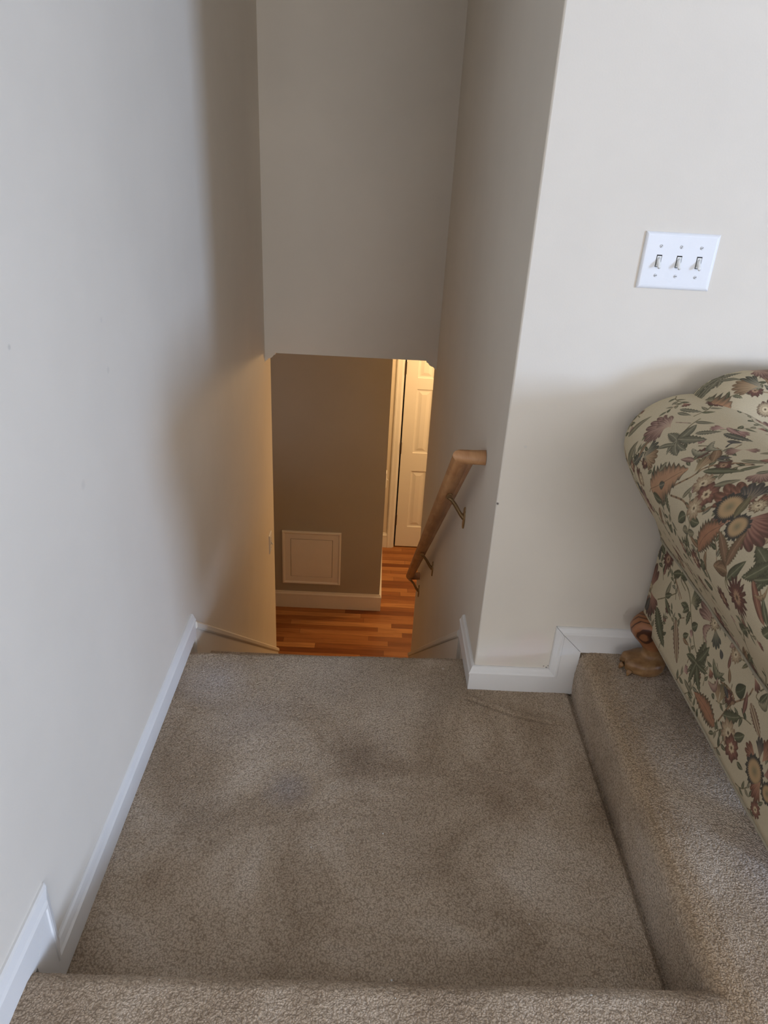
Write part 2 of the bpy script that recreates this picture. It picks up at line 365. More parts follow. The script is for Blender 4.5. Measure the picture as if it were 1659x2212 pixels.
def build_upper():
    m = MB(); R_ = .032
    def prof(d):         # arc parameter d from the foot of the riser -> (inset, height, normal)
        if d < .118: return 0.0 - .004*math.sin(max(0, d)/.118*PI), d-.003, (-1, 0)
        a = (d-.118)/R_
        if a < PI/2: return R_-R_*math.cos(a), .118+R_*math.sin(a), (-math.cos(a), math.sin(a))
        return R_+(d-.118-R_*PI/2), .15, (0, 1)
    A, B, C_ = Vector((-.532, .706)), Vector((.6035, .716)), Vector((.6055, 1.63))
    def strip_near(d, u):
        ins, z, n = prof(d)
        p0 = Vector((A.x, A.y-ins)); p1 = Vector((B.x+ins, B.y-ins)); p = p0.lerp(p1, u)
        k = tuft((p.x, p.y, z)); return (p.x, p.y-n[0]*-k*1.0 if False else p.y-(n[0]*k), z+n[1]*k)
    def strip_side(d, u):
        ins, z, n = prof(d)
        p0 = Vector((B.x+ins, B.y-ins)); p1 = Vector((C_.x+ins, C_.y)); p = p0.lerp(p1, u)
        k = tuft((p.x, p.y, z)); return (p.x+n[0]*k, p.y, z+n[1]*k)
    D = lambda a, b, n: [a+(b-a)*i/n for i in range(n+1)]
    def strip(fn, ds, nu):
        v = [fn(d, i/nu) for d in ds for i in range(nu+1)]; w_ = nu+1
        m.add(v, [(j*w_+i, j*w_+i+1, (j+1)*w_+i+1, (j+1)*w_+i) for j in range(len(ds)-1) for i in range(nu)])
    strip(strip_near, [-.04]+D(0, .11, 4)+D(.114, .30, 70)+[.5, 1.0, 2.0, 4.0, 6.1], 330)
    strip(strip_side, [-.04]+D(0, .11, 16)+D(.114, .80, 230)+[1.1, 1.6, 2.8, 6.1], 250)
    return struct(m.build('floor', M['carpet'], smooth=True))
build_upper()
# the flight below the landing
def stairs():
    m = MB(); y0 = 1.75; tread, rise = .23, .19
    for k in range(1, 10):
        a = y0+(k-1)*tread
        if k == 1: a -= .03
        m.box(xl(a+.1)-.01, xr(a+.1)+.01, a, y0+k*tread + .004, ZL, -k*rise)
    o = m.build('stair_flight', M['carpet']); bevel(o, .02, 3); return struct(o)
stairs()

# ------------------------------------------------------------------ baseboards and stringers
PROF = [(0, 0), (0, .013), (.68, .013), (.70, .0155), (.76, .0155), (.82, .012), (.90, .010), (.97, .008), (1.0, .004), (1.0, 0)]
def board(stations, name, mat=None, prof=PROF):
    m = MB(); rings = []
    for Bq, Tq, Nq in stations:
        Bq, Tq, Nq = Vector(Bq), Vector(Tq), Vector(Nq)
        rings.append([Bq+(Tq-Bq)*t+Nq*d for t, d in prof])
    m.loft(rings)
    return struct(m.build(name, mat or M['trim']))
BH = .080
board([((xr(1.867), 1.867, 0), (xr(1.867), 1.867, BH), (-1, 0, 0)), ((.315, YW, 0), (.315, YW, BH), (-1, -1, 0)),
       ((.605, YW, 0), (.527, YW, BH), (0, -1, 0)), ((.605, YW, .149), (.527, YW, .2270), (0, -1, 0))], 'baseboard_right')
board([((.607, YW, .149), (.5285, YW, .2270), (0, -1, 0)), ((WIN_X, YW, .149), (WIN_X, YW, .227), (0, -1, 0))], 'baseboard_back')
struct(MB().add([(.6055, YW-.003, .149), (.607, YW-.003, .149), (.5285, YW-.003, .2265), (.5270, YW-.003, .2265),
                 (.6055, YW-.001, .149), (.607, YW-.001, .149), (.5285, YW-.001, .2265), (.5270, YW-.001, .2265)],
                [(0, 1, 2, 3), (7, 6, 5, 4), (0, 4, 5, 1), (1, 5, 6, 2), (2, 6, 7, 3), (3, 7, 4, 0)]).build('trim_3', M['seam']))
board([((xl(1.80), 1.80, 0), (xl(1.80), 1.80, .083), (1, 0, 0)), ((XLW, .71, 0), (XLW, .793, .083), (1, 0, 0)),
       ((XLW, .71, .135), (XLW, .793, .233), (1, 0, 0))], 'baseboard_left')
board([((XLW, .709, .135), (XLW, .7915, .233), (1, 0, 0)), ((XLW, WB_Y, .135), (XLW, WB_Y, .233), (1, 0, 0))], 'baseboard_left')
def stringer(side):
    m = MB(); s = 1 if side == 'l' else -1
    X = xl if side == 'l' else xr
    ya, yb = (1.80, LEND) if side == 'l' else (1.867, REND)
    zt = (lambda y: -.014-.826*(y-1.889)) if side == 'l' else (lambda y: -.014-.834*(y-1.911))
    prof = [(-.33, 0), (-.33, .012), (-.032, .012), (-.030, .016), (-.024, .0185), (-.008, .0185), (-.003, .015), (0, .010), (0, 0)]
    rings = []
    for y in (ya, yb): rings.append([(X(y)+s*d, y, max(ZL, zt(y)+t)) for t, d in prof])
    m.loft(rings); return struct(m.build('trim_4' if side == 'l' else 'trim_5', M['wall']))
stringer('l'); stringer('r')
HB = .148
HP = [(0, 0), (0, .014), (.78, .014), (.80, .0165), (.86, .0165), (.92, .010), (1.0, .007), (1.0, 0)]
board([((-1.6, BY, ZL), (-1.6, BY, ZL+HB), (0, -1, 0)), ((BX, BY, ZL), (BX, BY, ZL+HB), (1, -1, 0)), ((BX, DY, ZL), (BX, DY, ZL+HB), (1, 0, 0))], 'baseboard_hall', prof=HP)
board([((BX, DY, ZL), (BX, DY, ZL+HB), (0, -1, 0)), ((.152, DY, ZL), (.152, DY, ZL+HB), (0, -1, 0))], 'baseboard_door', prof=HP)

# ------------------------------------------------------------------ door at the end of the hall
def casing():
    m = MB(); H = 2.12
    prof = [(0, 0), (0, .010), (.006, .017), (.016, .018), (.024, .015), (.048, .014), (.056, .009), (.062, .004), (.062, 0)]
    xo0, xi0, xi1, xo1, zi = .150, .214, .846, .908, ZL+2.045
    rings = [[(xo0+t/.062*(xi0-xo0), DY-d, z) for t, d in prof] for z in (ZL,)]
    rings.append([(xo0+t/.062*.064, DY-d, zi+.064-t/.062*.064) for t, d in prof])
    rings.append([(xo1-t/.062*.062, DY-d, zi+.064-t/.062*.064) for t, d in prof])
    rings.append([(xo1-t/.062*.062, DY-d, ZL) for t, d in prof])
    m.loft(rings); return struct(m.build('trim_6', M['trim']))
casing()
def door():
    X0, W, Z0, H, T = .232, .605, ZL+.014, 2.025, .035
    yf = DY+.004
    cols = [0, .100, .232, W-.232, W-.100, W]; rows = [0, .205, .765, .935, 1.510, 1.605, 1.895, H]
    m = MB()
    for j in range(len(rows)-1):
        for i in range(len(cols)-1):
            a, b_, c, d = cols[i], cols[i+1], rows[j], rows[j+1]
            if i in (1, 3) and j in (1, 3, 5):
                loops = [(0, 0), (.004, .007), (.014, .009), (.020, .009), (.046, .002)]
                ring = [[(X0+a+t, yf+dd, Z0+c+t), (X0+b_-t, yf+dd, Z0+c+t), (X0+b_-t, yf+dd, Z0+d-t), (X0+a+t, yf+dd, Z0+d-t)] for t, dd in loops]
                n0 = len(m.v); v = [q for r in ring for q in r]; f = []
                for k in range(len(ring)-1):
                    for q in range(4): f.append((k*4+q, k*4+(q+1) % 4, (k+1)*4+(q+1) % 4, (k+1)*4+q))
                f.append(tuple((len(ring)-1)*4+q for q in range(4))); m.add(v, f)
            else:
                m.add([(X0+a, yf, Z0+c), (X0+b_, yf, Z0+c), (X0+b_, yf, Z0+d), (X0+a, yf, Z0+d)], [(0, 1, 2, 3)])
    x0, x1, z0, z1 = X0, X0+W, Z0, Z0+H
    m.add([(x0, yf, z0), (x1, yf, z0), (x1, yf, z1), (x0, yf, z1), (x0, yf+T, z0), (x1, yf+T, z0), (x1, yf+T, z1), (x0, yf+T, z1)],
          [(4, 7, 6, 5), (0, 4, 5, 1), (1, 5, 6, 2), (2, 6, 7, 3), (3, 7, 4, 0)])
    o = struct(m.build('door_1', M['door']))
    for h in (.287, .99, 1.70):
        b_ = MB(); hx = X0-.005
        b_.tube([(hx, yf-.006, ZL+h-.052), (hx, yf-.006, ZL+h+.052)], .0075, 10)
        b_.box(hx-.009, hx+.004, yf-.003, yf+.004, ZL+h-.05, ZL+h+.05)
        b_.build('hinge', M['hinge'], o)
    k = MB()
    k.tube([(X0+W-.06, yf, ZL+.93), (X0+W-.06, yf-.03, ZL+.93)], .012, 12); k.tube([(X0+W-.06, yf-.03, ZL+.93), (X0+W-.06, yf-.036, ZL+.93), (X0+W-.06, yf-.055, ZL+.93), (X0+W-.06, yf-.062, ZL+.93)], [.014, .025, .025, .012], 16)
    k.build('knob', M['brass'], o)
    # the lining behind the slab (dark gap around it)
    struct(MB().box(.205, .85, DY+.055, DY+.075, ZL, ZL+2.05).build('trim_7', M['dark']))
    struct(MB().box(.205, .219, DY, DY+.055, ZL, ZL+2.05).box(.840, .85, DY, DY+.055, ZL, ZL+2.05).box(.205, .85, DY, DY+.055, ZL+2.041, ZL+2.05).build('trim_8', M['trim']))
door()

# ------------------------------------------------------------------ access panel on the hall wall
def access_panel():
    x0, x1, z0, z1 = -.669, -.220, ZL+.227, ZL+.688
    t = thing('access_panel', 'square white painted access panel low on the taupe wall below', 'panel', ((x0+x1)/2, BY, z0))
    prof = [(0, 0), (0, .016), (.004, .019), (.012, .019), (.017, .015), (.021, .012), (.062, .012), (.064, .010), (.064, 0)]
    m = MB(); rings = []
    for (cx, cz, sx, sz) in [(x0, z0, 1, 1), (x1, z0, -1, 1), (x1, z1, -1, -1), (x0, z1, 1, -1), (x0, z0, 1, 1)]:
        rings.append([(cx+sx*a, BY-d, cz+sz*a) for a, d in prof])
    m.loft(rings, cap=False); m.build('frame', M['trim'], t)
    p = MB().box(x0+.0665, x1-.0665, BY-.0125, BY, z0+.0665, z1-.0665).build('hatch', M['trim'], t); bevel(p, .0012, 1)
    s = MB().box(x0+.063, x1-.063, BY-.007, BY, z0+.063, z1-.063).build('seam', M['seam'], t)
access_panel()

# ------------------------------------------------------------------ switches
def toggle_switch(name, label, origin, nrm, cols, w_, h_, along, rot, tog=-1):
    """origin on the wall, nrm = outward direction, along = plate's horizontal direction"""
    t = thing(name, label, 'light switch', origin)
    O, n, a, z = Vector(origin), Vector(nrm), Vector(along), Vector((0, 0, 1))
    P = lambda u, v, d: O+a*u+z*v+n*d
    def rbox(u0, u1, v0, v1, d0, d1, m=None):
        m = m or MB()
        return m.add([P(u, v, d) for d in (d0, d1) for v in (v0, v1) for u in (u0, u1)],
                     [(0, 2, 3, 1), (4, 5, 7, 6), (0, 1, 5, 4), (2, 6, 7, 3), (0, 4, 6, 2), (1, 3, 7, 5)])
    hw, hh = w_/2, h_/2
    loops = [(0, 0), (0, .0025), (.002, .0052), (.0045, .0066), (.0075, .007)]
    m = MB(); rings = [[P(-hw+i, -hh+i, d), P(hw-i, -hh+i, d), P(hw-i, hh-i, d), P(-hw+i, hh-i, d)] for i, d in loops]
    m.loft(rings); pl = m.build('plate', M['plastic'], t)
    for k, u in enumerate(cols):
        rbox(u-.0056, u+.0056, -.0125, .0125, .0068, .0074).build('slot', M['dark'], t)
        rbox(u-.0044, u+.0044, -.0112, .0102, .0069, .0084).build('bezel', M['ivory'], t)
        s = tog
        g = MB()
        rg = []
        for q, (v, d, r1, r2) in enumerate([(0.0+.004*s*-1, .007, .0042, .0065), (.004*s, .012, .0040, .0050), (.009*s, .017, .0038, .0040), (.012*s, .0195, .0034, .0030)]):
            c = [(math.cos(x*2*PI/12), math.sin(x*2*PI/12)) for x in range(12)]
            rg.append([P(u+ci*r1, v+si*r2, d-abs(0)*si) for ci, si in c])
        g.loft(rg); g.build('toggle', M['ivory'], t, smooth=True)
        for v in (.030, -.030):
            c = [(math.cos(x*2*PI/16), math.sin(x*2*PI/16)) for x in range(16)]
            ms = MB().loft([[P(u+ci*.0034, v+si*.0034, .0068) for ci, si in c], [P(u+ci*.0034, v+si*.0034, .0078) for ci, si in c], [P(u+ci*.0026, v+si*.0026, .0083) for ci, si in c]])
            so = ms.build('screw', M['screw'], t)
            an = rot[(k*2+(v < 0)) % len(rot)]; e = (math.cos(an), math.sin(an)); e2 = (-e[1], e[0])
            sm = MB(); sm.add([P(u+e[0]*i*.0027+e2[0]*j*.0005, v+e[1]*i*.0027+e2[1]*j*.0005, d) for d in (.0080, .0085) for (i, j) in ((-1, -1), (1, -1), (1, 1), (-1, 1))],
                              [(0, 3, 2, 1), (4, 5, 6, 7), (0, 1, 5, 4), (1, 2, 6, 5), (2, 3, 7, 6), (3, 0, 4, 7)])
            sm.build('slot', M['dark'], so)
    return t
toggle_switch('light_switch', 'wide white triple toggle switch plate on the bright wall above the sofa', (.634, YW, 1.194), (0, -1, 0), (-.0435, 0, .0435), .159, .116, (1, 0, 0), [.9, .3, 1.2, .05, .5, .6])
yl = 3.515
toggle_switch('light_switch', 'single toggle switch plate seen edge-on on the stairwell left wall, near its lower end', (xl(yl), yl, -.628), (1, -.0168, 0), (0,), .072, .118, (.0168, 1, 0), [0, 1.5])
toggle_switch('light_switch', 'single toggle switch seen edge-on at the taupe wall corner by the lower hall door', (BX, 4.86, -.80), (1, 0, 0), (0,), .072, .118, (0, 1, 0), [0, 1.5])

# ------------------------------------------------------------------ handrail
def handrail():
    top, corner = Vector((xr(1.85), 1.85, .624)), Vector((.252, 1.852, .622))
    low, lowret = Vector((.234, 3.43, -.755)), Vector((xr(3.44), 3.44, -.757))
    t = thing('handrail', 'round oak handrail on brass brackets sloping down the stairwell wall', 'handrail', tuple(top))
    m = MB()
    m.tube([top, corner, low, lowret], .0215, 28)
    o = m.build('rail', M['rail'], t); autosmooth(o, 50)
    d = (low-corner).normalized()
    for f in (.155, .63, .985):
        p = corner.lerp(low, f); yb = p.y
        wx = xr(yb)
        un = p + Vector((0, 0, -.0215*1.28))                 # underside of the rail
        pl = Vector((wx, yb-.005, p.z-.098))
        b_ = MB()
        path = [un+Vector((.0, 0, -.004)), un+Vector((.010, 0, -.010)), un+Vector((.024, 0, -.028)), Vector((wx-.016, yb-.004, pl.z+.012)), Vector((wx-.003, yb-.005, pl.z))]
        b_.tube(path, [.0055, .006, .0065, .0065, .010], 12)
        # strap lying along the rail's underside
        q = Vector((1, 0, 0)); up = q.cross(d).normalized()
        rings = []
        for s_, wq in ((-.026, .003), (-.018, .0085), (.018, .0085), (.026, .003)):
            c = p - up*(.0225 if up.z > 0 else -.0225)*1.0 + d*s_
            uu = up if up.z > 0 else -up
            rings.append([c+q*-wq, c+q*wq, c+q*wq-uu*.004, c-q*wq-uu*.004])
        b_.loft(rings)
        br = b_.build('bracket', M['brass'], t); autosmooth(br, 45)
        # leaf-shaped wall plate
        w_ = MB(); out = [(-.040, .003), (-.030, .009), (-.015, .014), (0, .016), (.012, .013), (.020, .008), (.027, .0095), (.034, .006), (.038, .001)]
        loop = [(v, h) for v, h in out]+[(v, -h) for v, h in reversed(out)]
        w_.loft([[(wx, pl.y+h, pl.z+v) for v, h in loop], [(wx-.004, pl.y+h, pl.z+v) for v, h in loop], [(wx-.006, pl.y+h*.7, pl.z+v*.9) for v, h in loop]])
        w_.build('wall_plate', M['brass'], br)
handrail()

# ------------------------------------------------------------------ tapestry: the woven flower pattern, drawn stroke by stroke
MOTIFS = [
 ('stem',[1.353,0.286,1.326,0.317,1.292,0.361,1.245,0.378],'brown',2.5), ('stem',[1.259,0.332,1.212,0.385,1.204,0.418,1.18,0.452,1.147,0.482],'brown',4), 
 ('stem',[1.236,0.334,1.189,0.347,1.155,0.348,1.117,0.36,1.094,0.389],'brown',4), ('stem',[1.156,0.337,1.134,0.321,1.15,0.277,1.201,0.199],'olive',2.5), ('stem',[1.446,0.31,1.459,0.278,1.442,0.249,1.458,0.194],'olive',3), 
 ('stem',[1.343,0.415,1.371,0.454,1.387,0.483],'olive',3), ('stem',[1.382,0.46,1.413,0.44],'mauve',2.5), ('stem',[1.283,0.438,1.256,0.454,1.226,0.445,1.207,0.399],'olive',3), 
 ('stem',[1.238,0.472,1.245,0.483,1.246,0.499],'navy',4), ('stem',[0.982,0.33,0.969,0.303,0.979,0.315,1.002,0.316],'olive',4), ('stem',[1.454,0.011,1.441,-0.025,1.404,-0.036],'olive',3), 
 ('stem',[1.467,-0.041,1.418,-0.071],'brown',3), ('stem',[1.467,-0.04,1.412,-0.064],'brown',3.5), ('stem',[1.442,-0.021,1.387,-0.03,1.352,-0.069,1.307,-0.113,1.28,-0.128],'olive',3.5), 
 ('stem',[0.976,0.311,0.973,0.296,0.936,0.274,0.947,0.221,1.114,-0.027],'olive',3), ('stem',[1.526,-0.141,1.485,-0.107,1.442,-0.067],'olive',3), ('stem',[1.169,-0.108,1.14,-0.097,1.111,-0.104,1.135,-0.183],'brown',4), 
 ('stem',[1.135,-0.183,1.113,-0.12,1.073,-0.065,1.064,-0.035],'brown',4), ('stem',[0.939,0.138,1.043,-0.023,1.033,-0.044],'olive',3), ('stem',[0.888,0.352,0.862,0.332,0.852,0.308],'brown',3), 
 ('stem',[1.25,0.026,1.249,-0.022],'mauve',4), ('fan',[1.411,0.426,1.459,0.39],120,'mauve'), ('fan',[1.404,0.426,1.451,0.427],70,'mauve2'), ('fan',[1.426,0.43,1.416,0.384],60,'mauve'), 
 ('leaf',[1.341,0.416,1.383,0.414],0.5,'grey',5), ('leaf',[1.341,0.416,1.363,0.46],0.45,'grey',0), ('leaf',[1.345,0.421,1.299,0.453],0.45,'grey',4), ('leaf',[1.334,0.451,1.308,0.486],0.35,'grey',5), 
 ('leaf',[1.347,0.416,1.305,0.399],0.55,'grey',4), ('leaf',[1.346,0.413,1.332,0.387],0.4,'grey',3), ('leaf',[1.329,0.412,1.299,0.415],0.5,'grey',3), ('leaf',[1.338,0.407,1.372,0.38],0.25,'grey',0), 
 ('leaf',[1.38,0.469,1.352,0.492],0.3,'grey',0), ('leaf',[1.462,0.468,1.421,0.494],0.3,'grey',4), ('leaf',[1.45,0.459,1.42,0.472],0.3,'grey',0), ('leaf',[1.508,0.28,1.47,0.348],0.28,'greyrim',0), 
 ('leaf',[1.511,0.275,1.549,0.308],0.18,'brown',0), ('leaf',[1.534,0.344,1.505,0.406],0.25,'greyrim',0), ('fan',[1.409,0.342,1.372,0.372],110,'teal'), ('fan',[1.401,0.348,1.357,0.357],90,'brownfan'), 
 ('leaf',[1.454,0.309,1.419,0.347],0.4,'teal',4), ('leaf',[1.432,0.332,1.423,0.372],0.2,'brown',0), ('feather',[1.34,0.3,1.25,0.382],0.62,'orange'), ('leaf',[1.296,0.328,1.279,0.34],0.8,'teal',4), 
 ('leaf',[1.317,0.35,1.31,0.372],0.5,'greyrim',0), ('fan',[1.427,0.266,1.408,0.305],95,'burg'), ('fan',[1.47,0.225,1.442,0.254],70,'tealfan'), ('eye',[1.407,0.291,1.394,0.297],'pale',16,0.12), 
 ('fan',[1.443,0.196,1.413,0.257],45,'mauve'), ('fan',[1.43,0.2,1.39,0.234],60,'maroon'), ('fan',[1.489,0.168,1.484,0.21],50,'maroon'), ('leaf',[1.446,0.191,1.479,0.146],0.3,'maroon',0), 
 ('leaf',[1.518,0.265,1.49,0.266],0.5,'green',0), ('leaf',[1.451,0.257,1.442,0.233],0.5,'navy',3), ('leaf',[1.327,0.293,1.281,0.302],0.45,'green',5), ('leaf',[1.255,0.325,1.231,0.301],0.4,'green',3), 
 ('leaf',[1.192,0.35,1.184,0.379],0.3,'greyrim',0), ('fan',[1.215,0.398,1.229,0.432],60,'olivefan'), ('fan',[1.212,0.399,1.223,0.448],50,'brownfan'), ('leaf',[1.228,0.435,1.198,0.46],0.35,'navy',4), 
 ('leaf',[1.21,0.436,1.243,0.456],0.5,'brown',0), ('leaf',[1.246,0.412,1.275,0.399],0.35,'mauve',0), ('crescent',[1.285,0.424,1.256,0.454],0.35,'grey'), ('crescent',[1.275,0.464,1.239,0.464],0.4,'grey'), 
 ('leaf',[1.199,0.411,1.144,0.454],0.22,'green',0), ('leaf',[1.144,0.454,1.136,0.488],0.25,'green',0), ('leaf',[1.174,0.471,1.144,0.5],0.25,'greyrim',0), ('leaf',[1.208,0.442,1.189,0.453],0.3,'teal',0), 
 ('fan',[1.312,0.503,1.332,0.484],70,'pink'), ('fan',[1.305,0.504,1.268,0.518],80,'pink'), ('leaf',[1.294,0.491,1.244,0.516],0.35,'teal',5), ('leaf',[1.317,0.507,1.276,0.513],0.3,'pink',0), 
 ('leaf',[1.26,0.483,1.24,0.499],0.4,'navy',0), ('fan',[1.21,0.491,1.218,0.465],80,'mauve'), ('fan',[1.21,0.491,1.194,0.51],60,'mauve'), ('eye',[1.168,0.396,1.152,0.406],'paleflower',9,0.2), 
 ('eye',[1.137,0.387,1.118,0.398],'redflower',6,0.2), ('leaf',[1.141,0.407,1.118,0.44],0.32,'greyrim',0), ('fan',[1.117,0.482,1.087,0.468],150,'mauve'), ('leaf',[1.116,0.471,1.111,0.494],0.4,'grey',0), 
 ('leaf',[1.157,0.331,1.181,0.307],0.6,'green',0), ('leaf',[1.14,0.334,1.109,0.342],0.6,'green',0), ('leaf',[1.136,0.31,1.159,0.299],0.6,'greyrim',0), ('leaf',[1.136,0.307,1.114,0.318],0.6,'greyrim',0), 
 ('leaf',[1.267,0.234,1.239,0.265],0.35,'green',3), ('leaf',[1.267,0.234,1.258,0.264],0.4,'green',0), ('leaf',[1.294,0.277,1.325,0.223],0.22,'brown',0), ('leaf',[1.146,0.274,1.169,0.266],0.5,'green',3), 
 ('leaf',[1.151,0.266,1.142,0.297],0.4,'green',0), ('eye',[1.141,0.354,1.125,0.363],'paleflower',7,0.25), ('leaf',[1.125,0.304,1.088,0.304],0.3,'brown',0), ('leaf',[1.18,0.23,1.159,0.219],0.5,'green',4), 
 ('leaf',[1.181,0.233,1.163,0.249],0.5,'green',0), ('leaf',[1.21,0.201,1.234,0.19],0.4,'green',0), ('fan',[1.037,0.412,1.113,0.415],70,'rust'), ('fan',[1.042,0.415,1.098,0.435],60,'rust'), 
 ('fan',[1.045,0.419,1.079,0.459],80,'navyfan'), ('fan',[1.033,0.415,1.029,0.462],60,'rust'), ('fan',[1.016,0.404,0.977,0.435],60,'maroon'), ('fan',[1.024,0.404,0.95,0.402],75,'maroon'), 
 ('fan',[1.031,0.399,1.063,0.359],40,'rust'), ('ring',[1.066,0.401,1.094,0.383],'navyring'), ('ring',[1.014,0.388,1.037,0.374],'navyring'), ('leaf',[1.037,0.395,1.057,0.432],0.35,'olive',0), 
 ('eye',[1.027,0.434,1.017,0.443],'pale',8,0.2), ('feather',[1.046,0.369,1.083,0.304],0.62,'rustleaf'), ('leaf',[0.982,0.33,1.033,0.358],0.4,'olivered',6), ('leaf',[0.982,0.33,0.988,0.386],0.4,'olivered',6), 
 ('leaf',[0.885,0.37,0.927,0.343],0.4,'green',6), ('leaf',[0.871,0.369,0.938,0.386],0.55,'green',6), ('leaf',[0.881,0.379,0.89,0.34],0.4,'green',4), ('leaf',[1.09,0.268,1.075,0.254],0.8,'green',0), 
 ('leaf',[1.054,0.315,1.065,0.266],0.2,'brown',0), ('leaf',[0.97,0.312,0.946,0.356],0.35,'green',0), ('leaf',[0.974,0.322,1.017,0.307],0.5,'brown',0), ('eye',[1.527,-0.023,1.509,-0.012],'burg',14,0.25), 
 ('eye',[1.381,0.087,1.367,0.096],'burg',14,0.25), ('leaf',[1.528,-0.069,1.529,-0.039],0.4,'maroon',3), ('leaf',[1.57,0.021,1.583,0.033],0.8,'green',0), ('leaf',[1.581,-0.012,1.553,-0.02],0.5,'green',0), 
 ('leaf',[1.571,-0.051,1.581,-0.02],0.4,'navy',4), ('leaf',[1.445,-0.021,1.415,0.006],0.6,'green',4), ('leaf',[1.45,-0.024,1.479,-0.036],0.6,'green',4), ('leaf',[1.47,-0.026,1.472,-0.044],0.6,'green',0), 
 ('fan',[1.583,-0.155,1.58,-0.075],60,'maroon'), ('fan',[1.575,-0.146,1.53,-0.178],80,'maroon'), ('eye',[1.582,-0.135,1.574,-0.13],'pale',8,0.2), ('fan',[1.582,-0.158,1.551,-0.205],60,'burgfan'), 
 ('leaf',[1.579,-0.208,1.572,-0.169],0.5,'navy',0), ('leaf',[1.522,-0.162,1.444,-0.213],0.42,'green',8), ('leaf',[1.49,-0.113,1.445,-0.131],0.28,'green',0), ('leaf',[1.492,-0.11,1.482,-0.064],0.3,'greyrim',0), 
 ('leaf',[1.493,-0.108,1.467,-0.087],0.4,'green',0), ('ear',[1.415,-0.124,1.362,-0.196],0.33,'brown'), ('leaf',[1.362,-0.133,1.343,-0.115],0.5,'green',0), ('leaf',[1.359,-0.138,1.331,-0.134],0.35,'brown',0), 
 ('fan',[1.368,-0.049,1.346,-0.006],80,'greenfan'), ('fan',[1.364,-0.043,1.337,-0.029],70,'greenfan'), ('leaf',[1.366,-0.065,1.404,-0.073],0.5,'green',4), ('leaf',[1.369,-0.06,1.388,-0.084],0.5,'green',3), 
 ('leaf',[1.359,-0.063,1.361,-0.097],0.5,'green',3), ('leaf',[1.447,-0.016,1.475,-0.034],0.5,'green',4), ('leaf',[1.447,-0.016,1.423,0.004],0.6,'green',4), ('leaf',[1.336,-0.089,1.317,-0.069],0.7,'green',0), 
 ('leaf',[1.276,-0.145,1.318,-0.156],0.45,'green',4), ('leaf',[1.276,-0.145,1.264,-0.082],0.45,'green',4), ('leaf',[1.276,-0.145,1.249,-0.085],0.35,'green',4), ('leaf',[1.276,-0.145,1.242,-0.125],0.4,'green',4), 
 ('leaf',[1.276,-0.145,1.297,-0.184],0.3,'green',4), ('leaf',[1.276,-0.145,1.235,-0.184],0.45,'green',4), ('leaf',[1.276,-0.145,1.282,-0.2],0.35,'green',4), ('leaf',[1.276,-0.145,1.23,-0.133],0.3,'green',4), 
 ('eye',[0.933,0.301,0.911,0.316],'burg',16,0.3), ('eye',[1.003,0.25,0.988,0.26],'burg',12,0.25), ('leaf',[0.976,0.323,1.006,0.312],0.5,'brown',0), ('leaf',[1.066,0.284,1.081,0.263],0.7,'green',0), 
 ('leaf',[1.111,0.21,1.068,0.229],0.4,'green',0), ('fan',[1.249,-0.022,1.32,-0.021],50,'mauve'), ('fan',[1.249,-0.022,1.209,0.019],60,'maroon'), ('fan',[1.256,-0.021,1.21,0.04],40,'maroon'), 
 ('crescent',[1.265,-0.034,1.261,-0.074],0.5,'mauve'), ('crescent',[1.174,-0.024,1.195,0.019],0.5,'mauve'), ('fan',[1.247,-0.024,1.22,-0.056],80,'tealfan'), ('eye',[1.255,-0.02,1.243,-0.011],'pale',8,0.3), 
 ('leaf',[0.959,0.211,0.926,0.248],0.5,'green',4), ('leaf',[0.943,0.228,0.923,0.244],0.4,'green',0), ('leaf',[1.096,0.007,1.065,0.041],0.6,'green',4), ('leaf',[1.082,0.023,1.05,0.063],0.3,'green',0), 
 ('leaf',[1.125,-0.014,1.084,0.052],0.22,'brown',0), ('leaf',[1.125,-0.014,1.083,0.041],0.2,'brown',0), ('leaf',[0.852,0.308,0.905,0.349],0.22,'rust',0), ('crescent',[0.889,0.335,0.876,0.359],0.3,'brown'), 
 ('leaf',[0.923,0.344,0.9,0.387],0.5,'green',6), ('leaf',[0.903,0.353,0.882,0.37],0.4,'green',4), ('leaf',[0.846,0.312,0.868,0.34],0.3,'green',0), ('leaf',[0.855,0.286,0.839,0.313],0.6,'green',3), 
 ('leaf',[1.189,-0.065,1.203,-0.053],0.7,'navy',0), ('crescent',[1.219,-0.089,1.173,-0.084],0.45,'green'), ('leaf',[1.159,-0.064,1.164,-0.036],0.35,'maroon',0), ('leaf',[1.139,-0.087,1.154,-0.063],0.4,'brown',0), 
 ('fan',[1.153,-0.155,1.18,-0.121],60,'brownfan'), ('fan',[1.153,-0.155,1.147,-0.103],40,'olivefan'), ('crescent',[1.212,-0.144,1.187,-0.112],0.4,'mauve'), ('leaf',[1.128,-0.116,1.152,-0.107],0.5,'navy',4), 
 ('leaf',[1.172,-0.155,1.185,-0.156],0.8,'green',0), ('leaf',[1.111,-0.085,1.09,-0.054],0.7,'dgreen',0), ('leaf',[1.126,-0.158,1.079,-0.119],0.42,'green',3), ('leaf',[1.068,-0.101,1.076,-0.06],0.3,'maroon',0), 
 ('ear',[1.057,-0.065,1.007,-0.093],0.4,'olivered'), ('leaf',[1.033,-0.044,1.025,-0.016],0.5,'green',0), ('crescent',[1.036,-0.047,1.022,-0.019],0.5,'greyrim'), ('fan',[1.079,-0.017,1.072,0.016],60,'maroon'), 
 ('fan',[1.075,-0.016,1.049,-0.028],50,'maroon'), ('leaf',[0.998,0.065,0.983,0.082],0.5,'dgreen',4), ('leaf',[1.012,0.015,0.999,0.033],0.5,'dgreen',4), ('feather',[1.141,-0.204,1.235,-0.205],0.5,'rustleaf'), 
